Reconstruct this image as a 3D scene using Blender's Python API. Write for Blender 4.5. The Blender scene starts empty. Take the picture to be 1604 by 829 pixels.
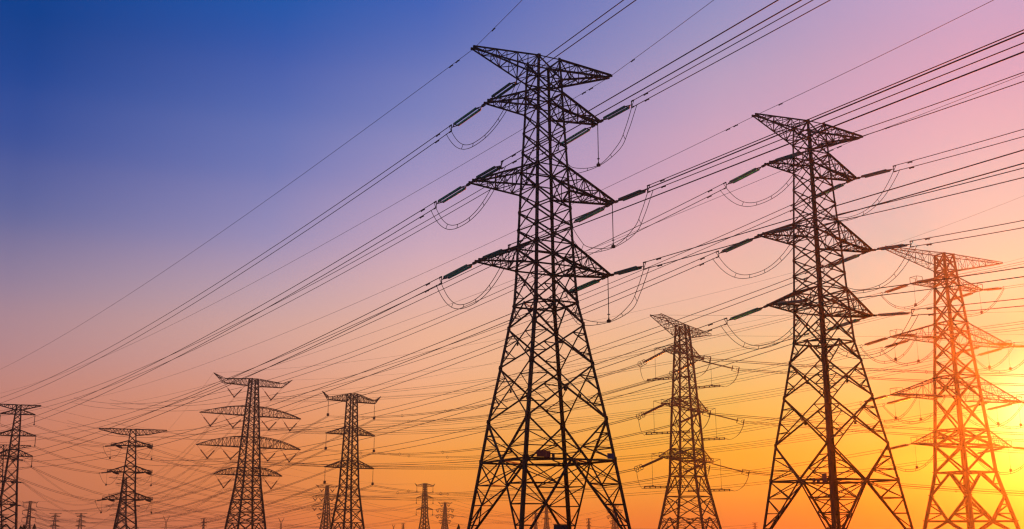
import bpy, math, random
from mathutils import Vector, Matrix, Euler

random.seed(7)
SC = bpy.context.scene
COL = SC.collection
R = math.radians
V = Vector

# ------------------------------------------------------------------ camera
CAM_H = 1.7
PITCH = R(13.815)
cam_d = bpy.data.cameras.new("camera")
cam_d.sensor_width = 36.0
cam_d.lens = 1693.76 / 1604 * 36
cam_d.clip_start = 0.1
cam_d.clip_end = 9000
cam = bpy.data.objects.new("camera", cam_d)
COL.objects.link(cam)
cam.location = (0, 0, CAM_H)
cam.rotation_euler = (R(90) + PITCH, 0, 0)
SC.camera = cam

# ------------------------------------------------------------------ view
SC.view_settings.view_transform = 'Standard'
SC.view_settings.look = 'None'
SC.view_settings.exposure = 0.0
SC.view_settings.gamma = 1.0
SC.view_settings.use_curve_mapping = False
SC.cycles.use_denoising = True
SC.cycles.max_bounces = 6
SC.cycles.volume_bounces = 0
SC.cycles.transparent_max_bounces = 16
SC.cycles.filter_width = 1.3

# ------------------------------------------------------------------ sun
SUN_AZ = R(26.1)       # clockwise from the view axis
SUN_EL = R(5.6)
SUN_DIR = V((math.sin(SUN_AZ) * math.cos(SUN_EL), math.cos(SUN_AZ) * math.cos(SUN_EL), math.sin(SUN_EL)))
sun_d = bpy.data.lights.new("sun", 'SUN')
sun_d.energy = 2.8
sun_d.angle = R(0.5)
sun_d.color = (1.0, 0.15, 0.008)
sun = bpy.data.objects.new("sun", sun_d)
COL.objects.link(sun)
sun.rotation_euler = (-SUN_DIR).to_track_quat('-Z', 'Y').to_euler()

# ------------------------------------------------------------------ sky (world)
SKY_EL = [0.2, 1.7, 4.3, 7.7, 10.9, 14.3, 17.7, 20.9, 24.0, 27.6]      # degrees
SKY_AZ = [-25.5, -13.0, -4.6, 4.0, 11.6, 18.0, 24.5]                         # degrees from the view axis
SKY_TAB = None
#SKYTAB-BEGIN
SKY_TAB = [
 [(0.5724,0.1866,0.1035),(0.6106,0.1952,0.1004),(0.6259,0.2176,0.1302),(0.5134,0.2497,0.2378),(0.3546,0.2371,0.3183),(0.1593,0.1583,0.3394),(0.0613,0.0980,0.3309),(0.0200,0.0680,0.3090),(0.0031,0.0509,0.2677),(0.0000,0.0522,0.2787)],
 [(0.7327,0.1918,0.0719),(0.7816,0.2359,0.0722),(0.8184,0.2776,0.1010),(0.7218,0.3404,0.2472),(0.6171,0.3791,0.3707),(0.3666,0.2948,0.4731),(0.1991,0.2118,0.4746),(0.1105,0.1585,0.4501),(0.0487,0.1086,0.4131),(0.0049,0.0880,0.3919)],
 [(0.9801,0.2422,0.0344),(0.9726,0.3052,0.0421),(0.9572,0.3695,0.0743),(0.8934,0.4397,0.2452),(0.8137,0.4601,0.3506),(0.6423,0.4118,0.4841),(0.4154,0.3210,0.5298),(0.2409,0.2453,0.5189),(0.1389,0.1815,0.4902),(0.0472,0.1207,0.4631)],
 [(0.8505,0.1947,0.0300),(0.8577,0.2957,0.0339),(0.8595,0.3911,0.0504),(0.8720,0.4676,0.1911),(0.8218,0.4817,0.3410),(0.7246,0.4409,0.4651),(0.5481,0.3522,0.4993),(0.4031,0.3049,0.5115),(0.2670,0.2546,0.5094),(0.1628,0.1966,0.4980)],
 [(0.6000,0.1479,0.0310),(0.6000,0.2613,0.0217),(0.6000,0.3767,0.0246),(0.6827,0.4791,0.1654),(0.7545,0.4905,0.3377),(0.7543,0.4515,0.4125),(0.6685,0.3862,0.4702),(0.5713,0.3594,0.5040),(0.4220,0.3285,0.5221),(0.2651,0.2723,0.5356)],
 [(0.6000,0.0829,0.0085),(0.6000,0.1698,0.0005),(0.6000,0.3248,0.0357),(0.6000,0.4719,0.1829),(0.6000,0.5023,0.3255),(0.6338,0.4751,0.4338),(0.6899,0.4248,0.4765),(0.6321,0.3725,0.5012),(0.5263,0.3441,0.5159),(0.4057,0.3181,0.5499)],
 [(0.6000,0.0000,0.0000),(0.6000,0.0000,0.0000),(0.6000,0.0000,0.0000),(0.6000,0.0555,0.1133),(0.6000,0.4578,0.3097),(0.6000,0.5047,0.4204),(0.7040,0.4571,0.4729),(0.7112,0.3945,0.4984),(0.6226,0.3620,0.5259),(0.5605,0.3794,0.5897)]]
#SKYTAB-END

world = bpy.data.worlds.new("World")
SC.world = world
world.use_nodes = True
nt = world.node_tree
for n in list(nt.nodes):
    nt.nodes.remove(n)

def N(tree, kind, **kw):
    n = tree.nodes.new(kind)
    for k, v in kw.items():
        setattr(n, k, v)
    return n

def math_node(tree, op, a, b=None, c=None, clamp=False):
    n = tree.nodes.new('ShaderNodeMath')
    n.operation = op
    n.use_clamp = clamp
    for i, x in enumerate((a, b, c)):
        if x is None:
            continue
        if isinstance(x, (int, float)):
            n.inputs[i].default_value = x
        else:
            tree.links.new(x, n.inputs[i])
    return n.outputs[0]

tc = N(nt, 'ShaderNodeTexCoord')
sep = N(nt, 'ShaderNodeSeparateXYZ')
nt.links.new(tc.outputs['Generated'], sep.inputs[0])
X_, Y_, Z_ = sep.outputs
el = math_node(nt, 'ARCSINE', Z_)
az = math_node(nt, 'ARCTAN2', X_, Y_)
e0, e1 = R(SKY_EL[0]), R(SKY_EL[-1])
elf = math_node(nt, 'MULTIPLY_ADD', el, 1 / (e1 - e0), -e0 / (e1 - e0), clamp=True)
cur = None
for i, row in enumerate(SKY_TAB):
    ramp = N(nt, 'ShaderNodeValToRGB')
    ramp.color_ramp.interpolation = 'B_SPLINE' if False else 'CARDINAL'
    els = ramp.color_ramp.elements
    for j, c in enumerate(row):
        pos = (SKY_EL[j] - SKY_EL[0]) / (SKY_EL[-1] - SKY_EL[0])
        if j < 2:
            e = els[j]
            e.position = pos
        else:
            e = els.new(pos)
        e.color = (max(c[0], 0), max(c[1], 0), max(c[2], 0), 1)
    nt.links.new(elf, ramp.inputs[0])
    if cur is None:
        cur = ramp.outputs[0]
    else:
        mr = N(nt, 'ShaderNodeMapRange', interpolation_type='SMOOTHSTEP' if False else 'LINEAR', clamp=True)
        nt.links.new(az, mr.inputs[0])
        mr.inputs[1].default_value = R(SKY_AZ[i - 1])
        mr.inputs[2].default_value = R(SKY_AZ[i])
        mix = N(nt, 'ShaderNodeMix', data_type='RGBA')
        nt.links.new(mr.outputs[0], mix.inputs[0])
        nt.links.new(cur, mix.inputs[6])
        nt.links.new(ramp.outputs[0], mix.inputs[7])
        cur = mix.outputs[2]
# away from the sunset the evening sky is dim blue, overhead deep blue
absaz = math_node(nt, 'ABSOLUTE', az)
mr = N(nt, 'ShaderNodeMapRange', interpolation_type='SMOOTHSTEP', clamp=True)
nt.links.new(absaz, mr.inputs[0])
mr.inputs[1].default_value = R(32)
mr.inputs[2].default_value = R(75)
mr2 = N(nt, 'ShaderNodeMapRange', interpolation_type='SMOOTHSTEP', clamp=True)
nt.links.new(el, mr2.inputs[0])
mr2.inputs[1].default_value = R(30)
mr2.inputs[2].default_value = R(60)
dim = math_node(nt, 'MAXIMUM', mr.outputs[0], mr2.outputs[0])
mix = N(nt, 'ShaderNodeMix', data_type='RGBA')
nt.links.new(dim, mix.inputs[0])
nt.links.new(cur, mix.inputs[6])
mix.inputs[7].default_value = (0.055, 0.062, 0.10, 1)
# aureole round the sun itself
vm = N(nt, 'ShaderNodeVectorMath', operation='DOT_PRODUCT')
nt.links.new(tc.outputs['Generated'], vm.inputs[0])
vm.inputs[1].default_value = SUN_DIR
au = math_node(nt, 'POWER', math_node(nt, 'MAXIMUM', vm.outputs['Value'], 0.0), 1300.0)
sc_ = N(nt, 'ShaderNodeVectorMath', operation='SCALE')
sc_.inputs[0].default_value = (1.3, 1.0, 0.5)
nt.links.new(au, sc_.inputs['Scale'])
ad = N(nt, 'ShaderNodeVectorMath', operation='ADD')
nt.links.new(mix.outputs[2], ad.inputs[0])
nt.links.new(sc_.outputs[0], ad.inputs[1])
bg = N(nt, 'ShaderNodeBackground')
nt.links.new(ad.outputs[0], bg.inputs[0])
bg.inputs[1].default_value = 1.0
# physical daylight sky underneath, very low sun
sky = N(nt, 'ShaderNodeTexSky', sky_type='NISHITA')
sky.sun_disc = False
sky.sun_elevation = SUN_EL
sky.sun_rotation = SUN_AZ
sky.dust_density = 3.0
bgs = N(nt, 'ShaderNodeBackground')
nt.links.new(sky.outputs[0], bgs.inputs[0])
bgs.inputs[1].default_value = 0.002
add = N(nt, 'ShaderNodeAddShader')
nt.links.new(bg.outputs[0], add.inputs[0])
nt.links.new(bgs.outputs[0], add.inputs[1])
out = N(nt, 'ShaderNodeOutputWorld')
nt.links.new(add.outputs[0], out.inputs[0])

# ------------------------------------------------------------------ materials
def material(name, col, rough=0.6, metal=0.0, var=0.25, scale=3.0, col2=None, spec=0.5):
    m = bpy.data.materials.new(name)
    m.use_nodes = True
    t = m.node_tree
    b = t.nodes['Principled BSDF']
    tcn = t.nodes.new('ShaderNodeTexCoord')
    nz = t.nodes.new('ShaderNodeTexNoise')
    nz.inputs['Scale'].default_value = scale
    nz.inputs['Detail'].default_value = 5
    t.links.new(tcn.outputs['Object'], nz.inputs['Vector'])
    mx = t.nodes.new('ShaderNodeMix')
    mx.data_type = 'RGBA'
    mx.inputs[6].default_value = (*[c * (1 - var) for c in col], 1)
    mx.inputs[7].default_value = (*(col2 or [min(1, c * (1 + var)) for c in col]), 1)
    t.links.new(nz.outputs['Fac'], mx.inputs[0])
    t.links.new(mx.outputs[2], b.inputs['Base Color'])
    b.inputs['Roughness'].default_value = rough
    b.inputs['Metallic'].default_value = metal
    b.inputs['Specular IOR Level'].default_value = spec
    return m

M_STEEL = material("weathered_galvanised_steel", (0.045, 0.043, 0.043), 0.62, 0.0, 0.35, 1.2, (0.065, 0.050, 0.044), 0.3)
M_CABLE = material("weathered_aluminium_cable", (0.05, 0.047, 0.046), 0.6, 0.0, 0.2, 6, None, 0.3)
M_GLASS = material("green_insulator_glass", (0.03, 0.50, 0.46), 0.3, 0.0, 0.25, 9, None, 0.6)
_b = M_GLASS.node_tree.nodes['Principled BSDF']
_b.inputs['Transmission Weight'].default_value = 0.55
_b.inputs['Roughness'].default_value = 0.35
M_PORC = material("brown_porcelain", (0.06, 0.035, 0.028), 0.3, 0.0, 0.2, 6)
M_FIT = material("dark_forged_fittings", (0.05, 0.047, 0.045), 0.55, 0.3, 0.2, 5)
M_CONC = material("footing_concrete", (0.30, 0.28, 0.26), 0.9, 0, 0.2, 4)
M_RED = material("red_enamel", (0.60, 0.07, 0.07), 0.45, 0, 0.15, 4)
M_BLUE = material("blue_enamel", (0.03, 0.08, 0.32), 0.45, 0, 0.15, 4)
M_NAVY = material("dark_blue_paint", (0.02, 0.035, 0.10), 0.5, 0, 0.2, 4)
M_BARK = material("bark", (0.07, 0.05, 0.035), 0.9, 0, 0.3, 8)
M_LEAF = material("dark_foliage", (0.04, 0.065, 0.025), 0.7, 0, 0.4, 2)

def ground_material():
    m = bpy.data.materials.new("dry_field_grass")
    m.use_nodes = True
    t = m.node_tree
    b = t.nodes['Principled BSDF']
    tcn = t.nodes.new('ShaderNodeTexCoord')
    n1 = t.nodes.new('ShaderNodeTexNoise'); n1.inputs['Scale'].default_value = 0.02; n1.inputs['Detail'].default_value = 8
    n2 = t.nodes.new('ShaderNodeTexNoise'); n2.inputs['Scale'].default_value = 2.5; n2.inputs['Detail'].default_value = 8
    t.links.new(tcn.outputs['Object'], n1.inputs['Vector'])
    t.links.new(tcn.outputs['Object'], n2.inputs['Vector'])
    mx = t.nodes.new('ShaderNodeMix'); mx.data_type = 'RGBA'
    mx.inputs[6].default_value = (0.045, 0.055, 0.02, 1)
    mx.inputs[7].default_value = (0.13, 0.10, 0.05, 1)
    mm = t.nodes.new('ShaderNodeMath'); mm.operation = 'MULTIPLY_ADD'
    t.links.new(n1.outputs['Fac'], mm.inputs[0]); mm.inputs[1].default_value = 0.7
    m2 = t.nodes.new('ShaderNodeMath'); m2.operation = 'MULTIPLY'; m2.inputs[1].default_value = 0.4
    t.links.new(n2.outputs['Fac'], m2.inputs[0])
    t.links.new(m2.outputs[0], mm.inputs[2])
    t.links.new(mm.outputs[0], mx.inputs[0])
    t.links.new(mx.outputs[2], b.inputs['Base Color'])
    b.inputs['Roughness'].default_value = 0.95
    bp = t.nodes.new('ShaderNodeBump'); bp.inputs['Strength'].default_value = 0.6
    t.links.new(n2.outputs['Fac'], bp.inputs['Height'])
    t.links.new(bp.outputs['Normal'], b.inputs['Normal'])
    return m

# ------------------------------------------------------------------ mesh builder
class MB:
    def __init__(self):
        self.v = []
        self.f = []

    def prism(self, a, b, prof, s1, s2, prof2=None):
        """extrude a closed 2-d profile (in s1,s2) from a to b"""
        n = len(prof); o = len(self.v)
        for (x, y) in prof:
            self.v.append(a + s1 * x + s2 * y)
        for (x, y) in (prof2 or prof):
            self.v.append(b + s1 * x + s2 * y)
        for i in range(n):
            j = (i + 1) % n
            self.f.append((o + i, o + j, o + n + j, o + n + i))
        self.f.append(tuple(o + i for i in reversed(range(n))))
        self.f.append(tuple(o + n + i for i in range(n)))

    @staticmethod
    def frame(a, b, ref=None):
        d = (b - a)
        if d.length < 1e-6:
            d = V((0, 0, 1))
        d = d.normalized()
        r = ref if ref is not None else V((0, 0, 1))
        if abs(d.dot(r)) > 0.97 * max(r.length, 1e-6):
            r = V((1, 0, 0)) if abs(d.x) < 0.9 else V((0, 1, 0))
        s1 = d.cross(r).normalized()
        s2 = d.cross(s1).normalized()
        return s1, s2

    def angle(self, a, b, w, ref=None, lod=2):
        """steel member: an L-angle (lod 2), square bar (1) or thin triangular bar (0)"""
        a = V(a); b = V(b)
        s1, s2 = self.frame(a, b, ref)
        if lod >= 2:
            t = w * 0.16; c = -w * 0.36
            p = [(c, c), (c + w, c), (c + w, c + t), (c + t, c + t), (c + t, c + w), (c, c + w)]
        elif lod == 1:
            h = w * 0.5
            p = [(-h, -h), (h, -h), (h, h), (-h, h)]
        else:
            h = w * 0.58
            p = [(0, h), (-h * .87, -h * .5), (h * .87, -h * .5)]
        self.prism(a, b, p, s1, s2)

    def rod(self, a, b, r, n=6, r2=None):
        a = V(a); b = V(b)
        s1, s2 = self.frame(a, b)
        p = [(r * math.cos(2 * math.pi * i / n), r * math.sin(2 * math.pi * i / n)) for i in range(n)]
        q = None
        if r2 is not None:
            q = [(r2 * math.cos(2 * math.pi * i / n), r2 * math.sin(2 * math.pi * i / n)) for i in range(n)]
        self.prism(a, b, p, s1, s2, q)

    def tube(self, pts, r, n=5):
        pts = [V(p) for p in pts]
        o = len(self.v); m = len(pts)
        for k, p in enumerate(pts):
            a = pts[max(0, k - 1)]; b = pts[min(m - 1, k + 1)]
            s1, s2 = self.frame(a, b)
            for i in range(n):
                t = 2 * math.pi * i / n
                self.v.append(p + s1 * (r * math.cos(t)) + s2 * (r * math.sin(t)))
        for k in range(m - 1):
            for i in range(n):
                j = (i + 1) % n
                self.f.append((o + k * n + i, o + k * n + j, o + (k + 1) * n + j, o + (k + 1) * n + i))
        self.f.append(tuple(o + i for i in reversed(range(n))))
        self.f.append(tuple(o + (m - 1) * n + i for i in range(n)))

    def lathe(self, a, b, prof, n=10):
        """profile [(t 0..1, r)] turned round the axis a-b"""
        a = V(a); b = V(b)
        s1, s2 = self.frame(a, b)
        o = len(self.v)
        for (t, r) in prof:
            c = a.lerp(b, t)
            for i in range(n):
                th = 2 * math.pi * i / n
                self.v.append(c + s1 * (r * math.cos(th)) + s2 * (r * math.sin(th)))
        for k in range(len(prof) - 1):
            for i in range(n):
                j = (i + 1) % n
                self.f.append((o + k * n + i, o + k * n + j, o + (k + 1) * n + j, o + (k + 1) * n + i))
        self.f.append(tuple(o + i for i in reversed(range(n))))
        self.f.append(tuple(o + (len(prof) - 1) * n + i for i in range(n)))

    def box(self, c, ax, ay, az):
        """centre and three half-axis vectors"""
        c = V(c); o = len(self.v)
        for k in (-1, 1):
            for (i, j) in ((-1, -1), (1, -1), (1, 1), (-1, 1)):
                self.v.append(c + ax * i + ay * j + az * k)
        for q in ((3, 2, 1, 0), (4, 5, 6, 7), (0, 1, 5, 4), (1, 2, 6, 5), (2, 3, 7, 6), (3, 0, 4, 7)):
            self.f.append(tuple(o + i for i in q))

    def ring(self, c, ax, R_, r, n=14, m=5):
        c = V(c); s1, s2 = self.frame(c, c + ax); ax = ax.normalized()
        o = len(self.v)
        for i in range(n):
            t = 2 * math.pi * i / n
            e = s1 * math.cos(t) + s2 * math.sin(t)
            for j in range(m):
                u = 2 * math.pi * j / m
                self.v.append(c + e * (R_ + r * math.cos(u)) + ax * (r * math.sin(u)))
        for i in range(n):
            for j in range(m):
                i2 = (i + 1) % n; j2 = (j + 1) % m
                self.f.append((o + i * m + j, o + i2 * m + j, o + i2 * m + j2, o + i * m + j2))

    def build(self, name, mat, parent=None, smooth=False):
        me = bpy.data.meshes.new(name)
        me.from_pydata([tuple(v) for v in self.v], [], self.f)
        me.update()
        if smooth:
            me.polygons.foreach_set('use_smooth', [True] * len(me.polygons))
        me.materials.append(mat)
        o = bpy.data.objects.new(name, me)
        COL.objects.link(o)
        if parent is not None:
            o.parent = parent
        return o

def tag(o, label=None, cat=None, group=None, kind=None):
    if label: o['label'] = label
    if cat: o['category'] = cat
    if group: o['group'] = group
    if kind: o['kind'] = kind
    return o

def empty(name, loc, rz=0.0):
    o = bpy.data.objects.new(name, None)
    o.empty_display_size = 1.0
    COL.objects.link(o)
    o.location = loc
    o.rotation_euler = (0, 0, rz)
    return o

# ------------------------------------------------------------------ ground
g = MB()
NG = 40
GS = 1500.0
for j in range(NG + 1):
    for i in range(NG + 1):
        g.v.append(V((-GS + 2 * GS * i / NG, -GS + 2 * GS * j / NG, 0)))
for j in range(NG):
    for i in range(NG):
        a = j * (NG + 1) + i
        g.f.append((a, a + 1, a + NG + 2, a + NG + 1))
tag(g.build("ground", ground_material()), "dark dry field under the pylons", None, None, 'structure')

# ------------------------------------------------------------------ pylons
SG = [(-1, -1), (1, -1), (1, 1), (-1, 1)]

class Pylon:
    pass

def ribbed(mb, a, b, r, pitch=0.16, n=9):
    L = (V(b) - V(a)).length
    k = max(3, int(L / pitch))
    prof = [(0, r * .35)]
    for i in range(k):
        t0 = i / k; d = 1 / k
        prof += [(t0 + .12 * d, r * .36), (t0 + .42 * d, r), (t0 + .62 * d, r * .92), (t0 + .8 * d, r * .4)]
    prof.append((1, r * .35))
    mb.lathe(a, b, prof, n)

def make_pylon(X, Y, yaw, prof, panels, arms, lod, label, legw, brw, s=1.0, tubular=False, plates=None, merge=False, group="lattice pylons"):
    """prof: [(z,halfwidth)] from the base up; panels: [(z0,z1,type)]; all in metres, scaled by s"""
    P = Pylon()
    root = empty("lattice_pylon", (X, Y, 0), yaw)
    tag(root, label, "pylon", group)
    P.root = root; P.X = X; P.Y = Y; P.yaw = yaw; P.lod = lod
    prof = [(z * s, w * s) for z, w in prof]
    panels = [(a * s, b * s, t) for a, b, t in panels]
    P.M = Matrix.Translation((X, Y, 0)) @ Matrix.Rotation(yaw, 4, 'Z')

    def W(z):
        if z <= prof[0][0]: return prof[0][1]
        for (z0, w0), (z1, w1) in zip(prof, prof[1:]):
            if z <= z1:
                return w0 + (w1 - w0) * (z - z0) / (z1 - z0)
        return prof[-1][1]

    def cor(i, z):
        w = W(z)
        return V((SG[i][0] * w, SG[i][1] * w, z))
    P.W = W
    P.attach = {}
    ztop = prof[-1][0]
    zw = max(b for a, b, t in panels if t[0] == 'A') if any(t[0] == 'A' for a, b, t in panels) else ztop * .3

    def lw(z):
        return legw[1] + (legw[0] - legw[1]) * max(0, 1 - z / ztop)

    def bw(z):
        return brw[1] + (brw[0] - brw[1]) * max(0, 1 - z / ztop)
    body = MB()
    # legs
    zb = [z for z, w in prof]
    for i in range(4):
        lm = body if merge else MB()
        for a, b in zip(zb, zb[1:]):
            pa, pb = cor(i, a), cor(i, b)
            if tubular:
                lm.rod(pa, pb, lw(a) * .5, 8, lw(b) * .5)
                lm.rod(pb - (pb - pa).normalized() * .12, pb + (pb - pa).normalized() * .12, lw(b) * .78, 8)
            elif lod == 2:
                w = lw((a + b) / 2); t = w * .17
                s1 = V((-SG[i][0], 0, 0)); s2 = V((0, -SG[i][1], 0))
                c = -w * .1
                q = [(c, c), (c + w, c), (c + w, c + t), (c + t, c + t), (c + t, c + w), (c, c + w)]
                lm.prism(pa, pb, q, s1, s2)
            else:
                lm.angle(pa, pb, lw((a + b) / 2), None, 1 if lod else 0)
        if lod == 2 and not tubular:
            for (a, b, t) in panels:      # splice / gusset plates where the bracing meets the leg
                p = cor(i, b); h = lw(b)
                for ax, k in ((V((1, 0, 0)), 1), (V((0, 1, 0)), 0)):
                    inn = V((-SG[i][0], 0, 0)) if k else V((0, -SG[i][1], 0))
                    nrm = V((0, SG[i][1], 0)) if k else V((SG[i][0], 0, 0))
                    lm.box(p + inn * h * .5 + nrm * (h * .12 + .02), inn * h * .62, V((0, 0, 1)) * h * .85, nrm * .012)
        if not merge:
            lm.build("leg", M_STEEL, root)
            if lod >= 1:
                fm = MB()
                p = cor(i, 0)
                fm.lathe(p + V((0, 0, -.6)), p + V((0, 0, .35)), [(0, 1.0 * s ** .5), (.75, .9 * s ** .5), (.78, .62 * s ** .5), (1, .58 * s ** .5)], 12)
                fm.build("footing", M_CONC, root)
    # bracing
    br = body if merge else MB()

    def mem(a, b, w, ref=None):
        br.angle(a, b, w, ref, lod)
    for (z0, z1, t) in panels:
        zm = (z0 + z1) / 2
        w = bw(zm)
        for i in range(4):
            j = (i + 1) % 4
            nrm = V((SG[i][0] + SG[j][0], SG[i][1] + SG[j][1], 0)) * .5
            a, b, c, d = cor(i, z0), cor(j, z0), cor(i, z1), cor(j, z1)
            off = nrm * (w * .5)
            if t[0] == 'X':
                mem(a + off, d + off, w, nrm); mem(b - off * .4, c - off * .4, w, nrm)
                m = (a + b + c + d) / 4
                wa, wb = (b - a).length, (d - c).length
                m = a.lerp(d, wa / (wa + wb))
                if 'h' in t:
                    mem(c, d, w, nrm)
                if 'm' in t and lod:
                    zc = m.z
                    mem(cor(i, zc), cor(j, zc), w * .8, nrm)
                if 'R' in t and lod:
                    rw = w * .62
                    for (p, q) in ((a, c), (b, d)):
                        l1 = p.lerp(q, .5)
                        u1 = p.lerp(m, .5); u2 = q.lerp(m, .5)
                        mem(l1, u1, rw, nrm); mem(l1, u2, rw, nrm)
                        mem(p.lerp(q, .25), u1, rw, nrm); mem(p.lerp(q, .75), u2, rw, nrm)
                    if 'T' in t:
                        tm = (c + d) / 2
                        mem(c.lerp(m, .5), tm.lerp(m, .25), rw, nrm)
                        mem(d.lerp(m, .5), tm.lerp(m, .25), rw, nrm)
            elif t[0] == 'V':        # from the upper corners down to the middle of the lower edge
                m = (a + b) / 2
                mem(c, m, w * 1.1, nrm); mem(d, m, w * 1.1, nrm)
                mem(a, b, w * 1.1, nrm)
                if lod:
                    rw = w * .6
                    for (p, q) in ((a, c), (b, d)):
                        for k in (.35, .7):
                            l1 = q.lerp(p, k); u1 = q.lerp(m, k)
                            mem(l1, u1, rw, nrm)
                        mem(q.lerp(p, .35), q.lerp(m, .7), rw, nrm)
                        mem(p, q.lerp(m, .7), rw, nrm)
                    # plan bracing of the waist frame
                    m2 = (b + cor((j + 1) % 4, z0)) / 2
                    mem(m, m2, rw, V((0, 0, 1)))
            elif t[0] == 'A':        # from the lower corners up to the middle of the upper edge
                m = (c + d) / 2
                mem(a, m, w * 1.15, nrm); mem(b, m, w * 1.15, nrm)
                if 'h' in t:
                    mem(c, d, w * 1.1, nrm)
                if 'd' in t:
                    m2 = (d + cor((j + 1) % 4, z1)) / 2
                    mem(m, m2, w * .8, V((0, 0, 1)))
                if 'R' in t and lod:
                    rw = w * .6
                    ks = (0, .28, .52, .76, 1)
                    for (p, q) in ((a, c), (b, d)):
                        for k in (1, 2, 3):
                            mem(q.lerp(p, ks[k]), m.lerp(p, ks[k]), rw, nrm)
                        for k in (0, 1, 2):
                            if k % 2 == 0:
                                mem(m.lerp(p, ks[k]) if k else q, m.lerp(p, ks[k + 1]), rw, nrm)
                                mem(m.lerp(p, ks[k]), q.lerp(p, ks[k + 1]), rw * .9, nrm)
                            else:
                                mem(q.lerp(p, ks[k]), m.lerp(p, ks[k + 1]), rw, nrm)
                    # hip bracing between this face and the next
                    n2 = cor((j + 1) % 4, z1)
                    m2 = (d + n2) / 2
                    for k in (.28, .52, .76):
                        mem(m.lerp(b, k), m2.lerp(b, k), rw, V((0, 0, 1)))
                    mem(m.lerp(b, .28), m2.lerp(b, .52), rw, V((0, 0, 1)))
                    mem(m.lerp(b, .76), m2.lerp(b, .52), rw, V((0, 0, 1)))
                    # drop members under the frame, in the middle of the face
                    mem(m, m2.lerp(b, .28), rw, V((0, 0, 1)))
                elif 'r' in t and lod:
                    rw = w * .6
                    for (p, q) in ((a, c), (b, d)):
                        mem(q.lerp(p, .5), m.lerp(p, .5), rw, nrm)
                        mem(q, m.lerp(p, .5), rw, nrm)
            if lod == 2 and t[0] in 'XA':
                m = (a + b + c + d) / 4 if t[0] == 'X' else (c + d) / 2
                ed = (b - a).normalized()
                br.box(m + off * .2, ed * w * 1.2, V((0, 0, 1)) * w * 1.1, nrm.normalized() * .015)
    if not merge:
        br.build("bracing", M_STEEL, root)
    # crossarms
    for A in arms:
        z0, z1 = A['z'][0] * s, A['z'][1] * s
        zt = A.get('zt', A['z'][0]) * s
        tw = A.get('tw', .42) * s
        tw = A['twf'] * W(z0) if 'twf' in A else tw
        n = A.get('n', 5)
        cw, rw = A.get('cw', brw[1] * 1.6), A.get('rw', brw[1] * .8)
        if merge and lod == 0:
            n = min(n, 4)
        P.attach[A['id']] = {}
        for sx in (-1, 1):
            L = A['L'] * s
            am = MB()
            def am_mem(a, b, w, ref=None):
                am.angle(a, b, w, ref, lod)
            lo = []; up = []
            for k in range(n + 1):
                f = k / n
                lo_k = []; up_k = []
                for sy in (-1, 1):
                    yb = W(z0) + (tw - W(z0)) * f
                    xb = W(z0) + (L - W(z0)) * f
                    zl = z0 + (zt - z0) * f
                    yu = W(z1) + (tw - W(z1)) * f
                    xu = W(z1) + (L - W(z1)) * f
                    e = A.get('end', .12) * s
                    if A.get('arch'):
                        zu = zl + e + (z1 - z0 - e) * (1 - f ** A['arch'])
                    else:
                        zu = z1 + (zt + e - z1) * f
                    if A.get('belly'):       # lower chord level first, then rising to the tip
                        zl = z0 + (zt - z0) * f ** A['belly']
                        zu = z1 + (zt + e - z1) * f
                    lo_k.append(V((sx * xb, sy * yb, zl)))
                    up_k.append(V((sx * xu, sy * yu, zu)))
                lo.append(lo_k); up.append(up_k)
            for k in range(n):
                for q in (0, 1):
                    am_mem(lo[k][q], lo[k + 1][q], cw, V((0, 0, 1)))
                    am_mem(up[k][q], up[k + 1][q], cw, V((0, 0, 1)))
                    if k:
                        am_mem(lo[k][q], up[k][q], rw)
                    if k < n - 1:
                        if k % 2 == 0:
                            am_mem(up[k][q], lo[k + 1][q], rw)
                        else:
                            am_mem(lo[k][q], up[k + 1][q], rw)
                        if A.get('xx') and lod:
                            am_mem(lo[k][q], up[k + 1][q], rw * .8)
                if lod:
                    am_mem(lo[k][k % 2], lo[k + 1][1 - k % 2], rw)
                    if k < n - 1:
                        am_mem(up[k][k % 2], up[k + 1][1 - k % 2], rw)
                if k:
                    am_mem(lo[k][0], lo[k][1], rw)
                    if lod: am_mem(up[k][0], up[k][1], rw)
            am_mem(lo[n][0], lo[n][1], cw * 1.1)
            if lod == 2:
                for q in (0, 1):
                    am.box((lo[n][q] + up[n][q]) / 2, V((.24, 0, 0)), V((0, .1, 0)), V((0, 0, .14)))
            if A.get('box'):        # little guard frame standing on the tip
                bh = A['box'] * s
                bx = A.get('boxl', 2.6) * s
                for q in (0, 1):
                    p1 = lo[n][q]; p2 = lo[n][q] - V((sx * bx, 0, 0))
                    p2.z = z0
                    am_mem(p1, p1 + V((0, 0, bh)), rw); am_mem(p2, p2 + V((0, 0, bh)), rw)
                    am_mem(p1 + V((0, 0, bh)), p2 + V((0, 0, bh)), rw)
                am_mem(lo[n][0] + V((0, 0, bh)), lo[n][1] + V((0, 0, bh)), rw)
            if A.get('horn'):
                hx, hz = A['horn'][0] * s, A['horn'][1] * s
                tip = V((sx * hx, 0, hz))
                for q in (0, 1):
                    am_mem(up[n][q], tip, cw * .8); am_mem(lo[n][q], tip, cw * .8)
                    for k in (.33, .66):
                        am_mem(up[n][q].lerp(tip, k), lo[n][q].lerp(tip, k), rw)
                        am_mem(up[n][q].lerp(tip, k), lo[n][q].lerp(tip, k - .33), rw)
                P.attach[A['id'] + '_horn'] = P.attach.get(A['id'] + '_horn', {})
                P.attach[A['id'] + '_horn'][sx] = tip
            P.attach[A['id']][sx] = [lo[n][0].copy(), lo[n][1].copy(), zt, L, W(z0)]
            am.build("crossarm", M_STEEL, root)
    if merge:
        body.build("tower_body", M_STEEL, root)
    P.local = lambda v: P.M @ V(v)
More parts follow.
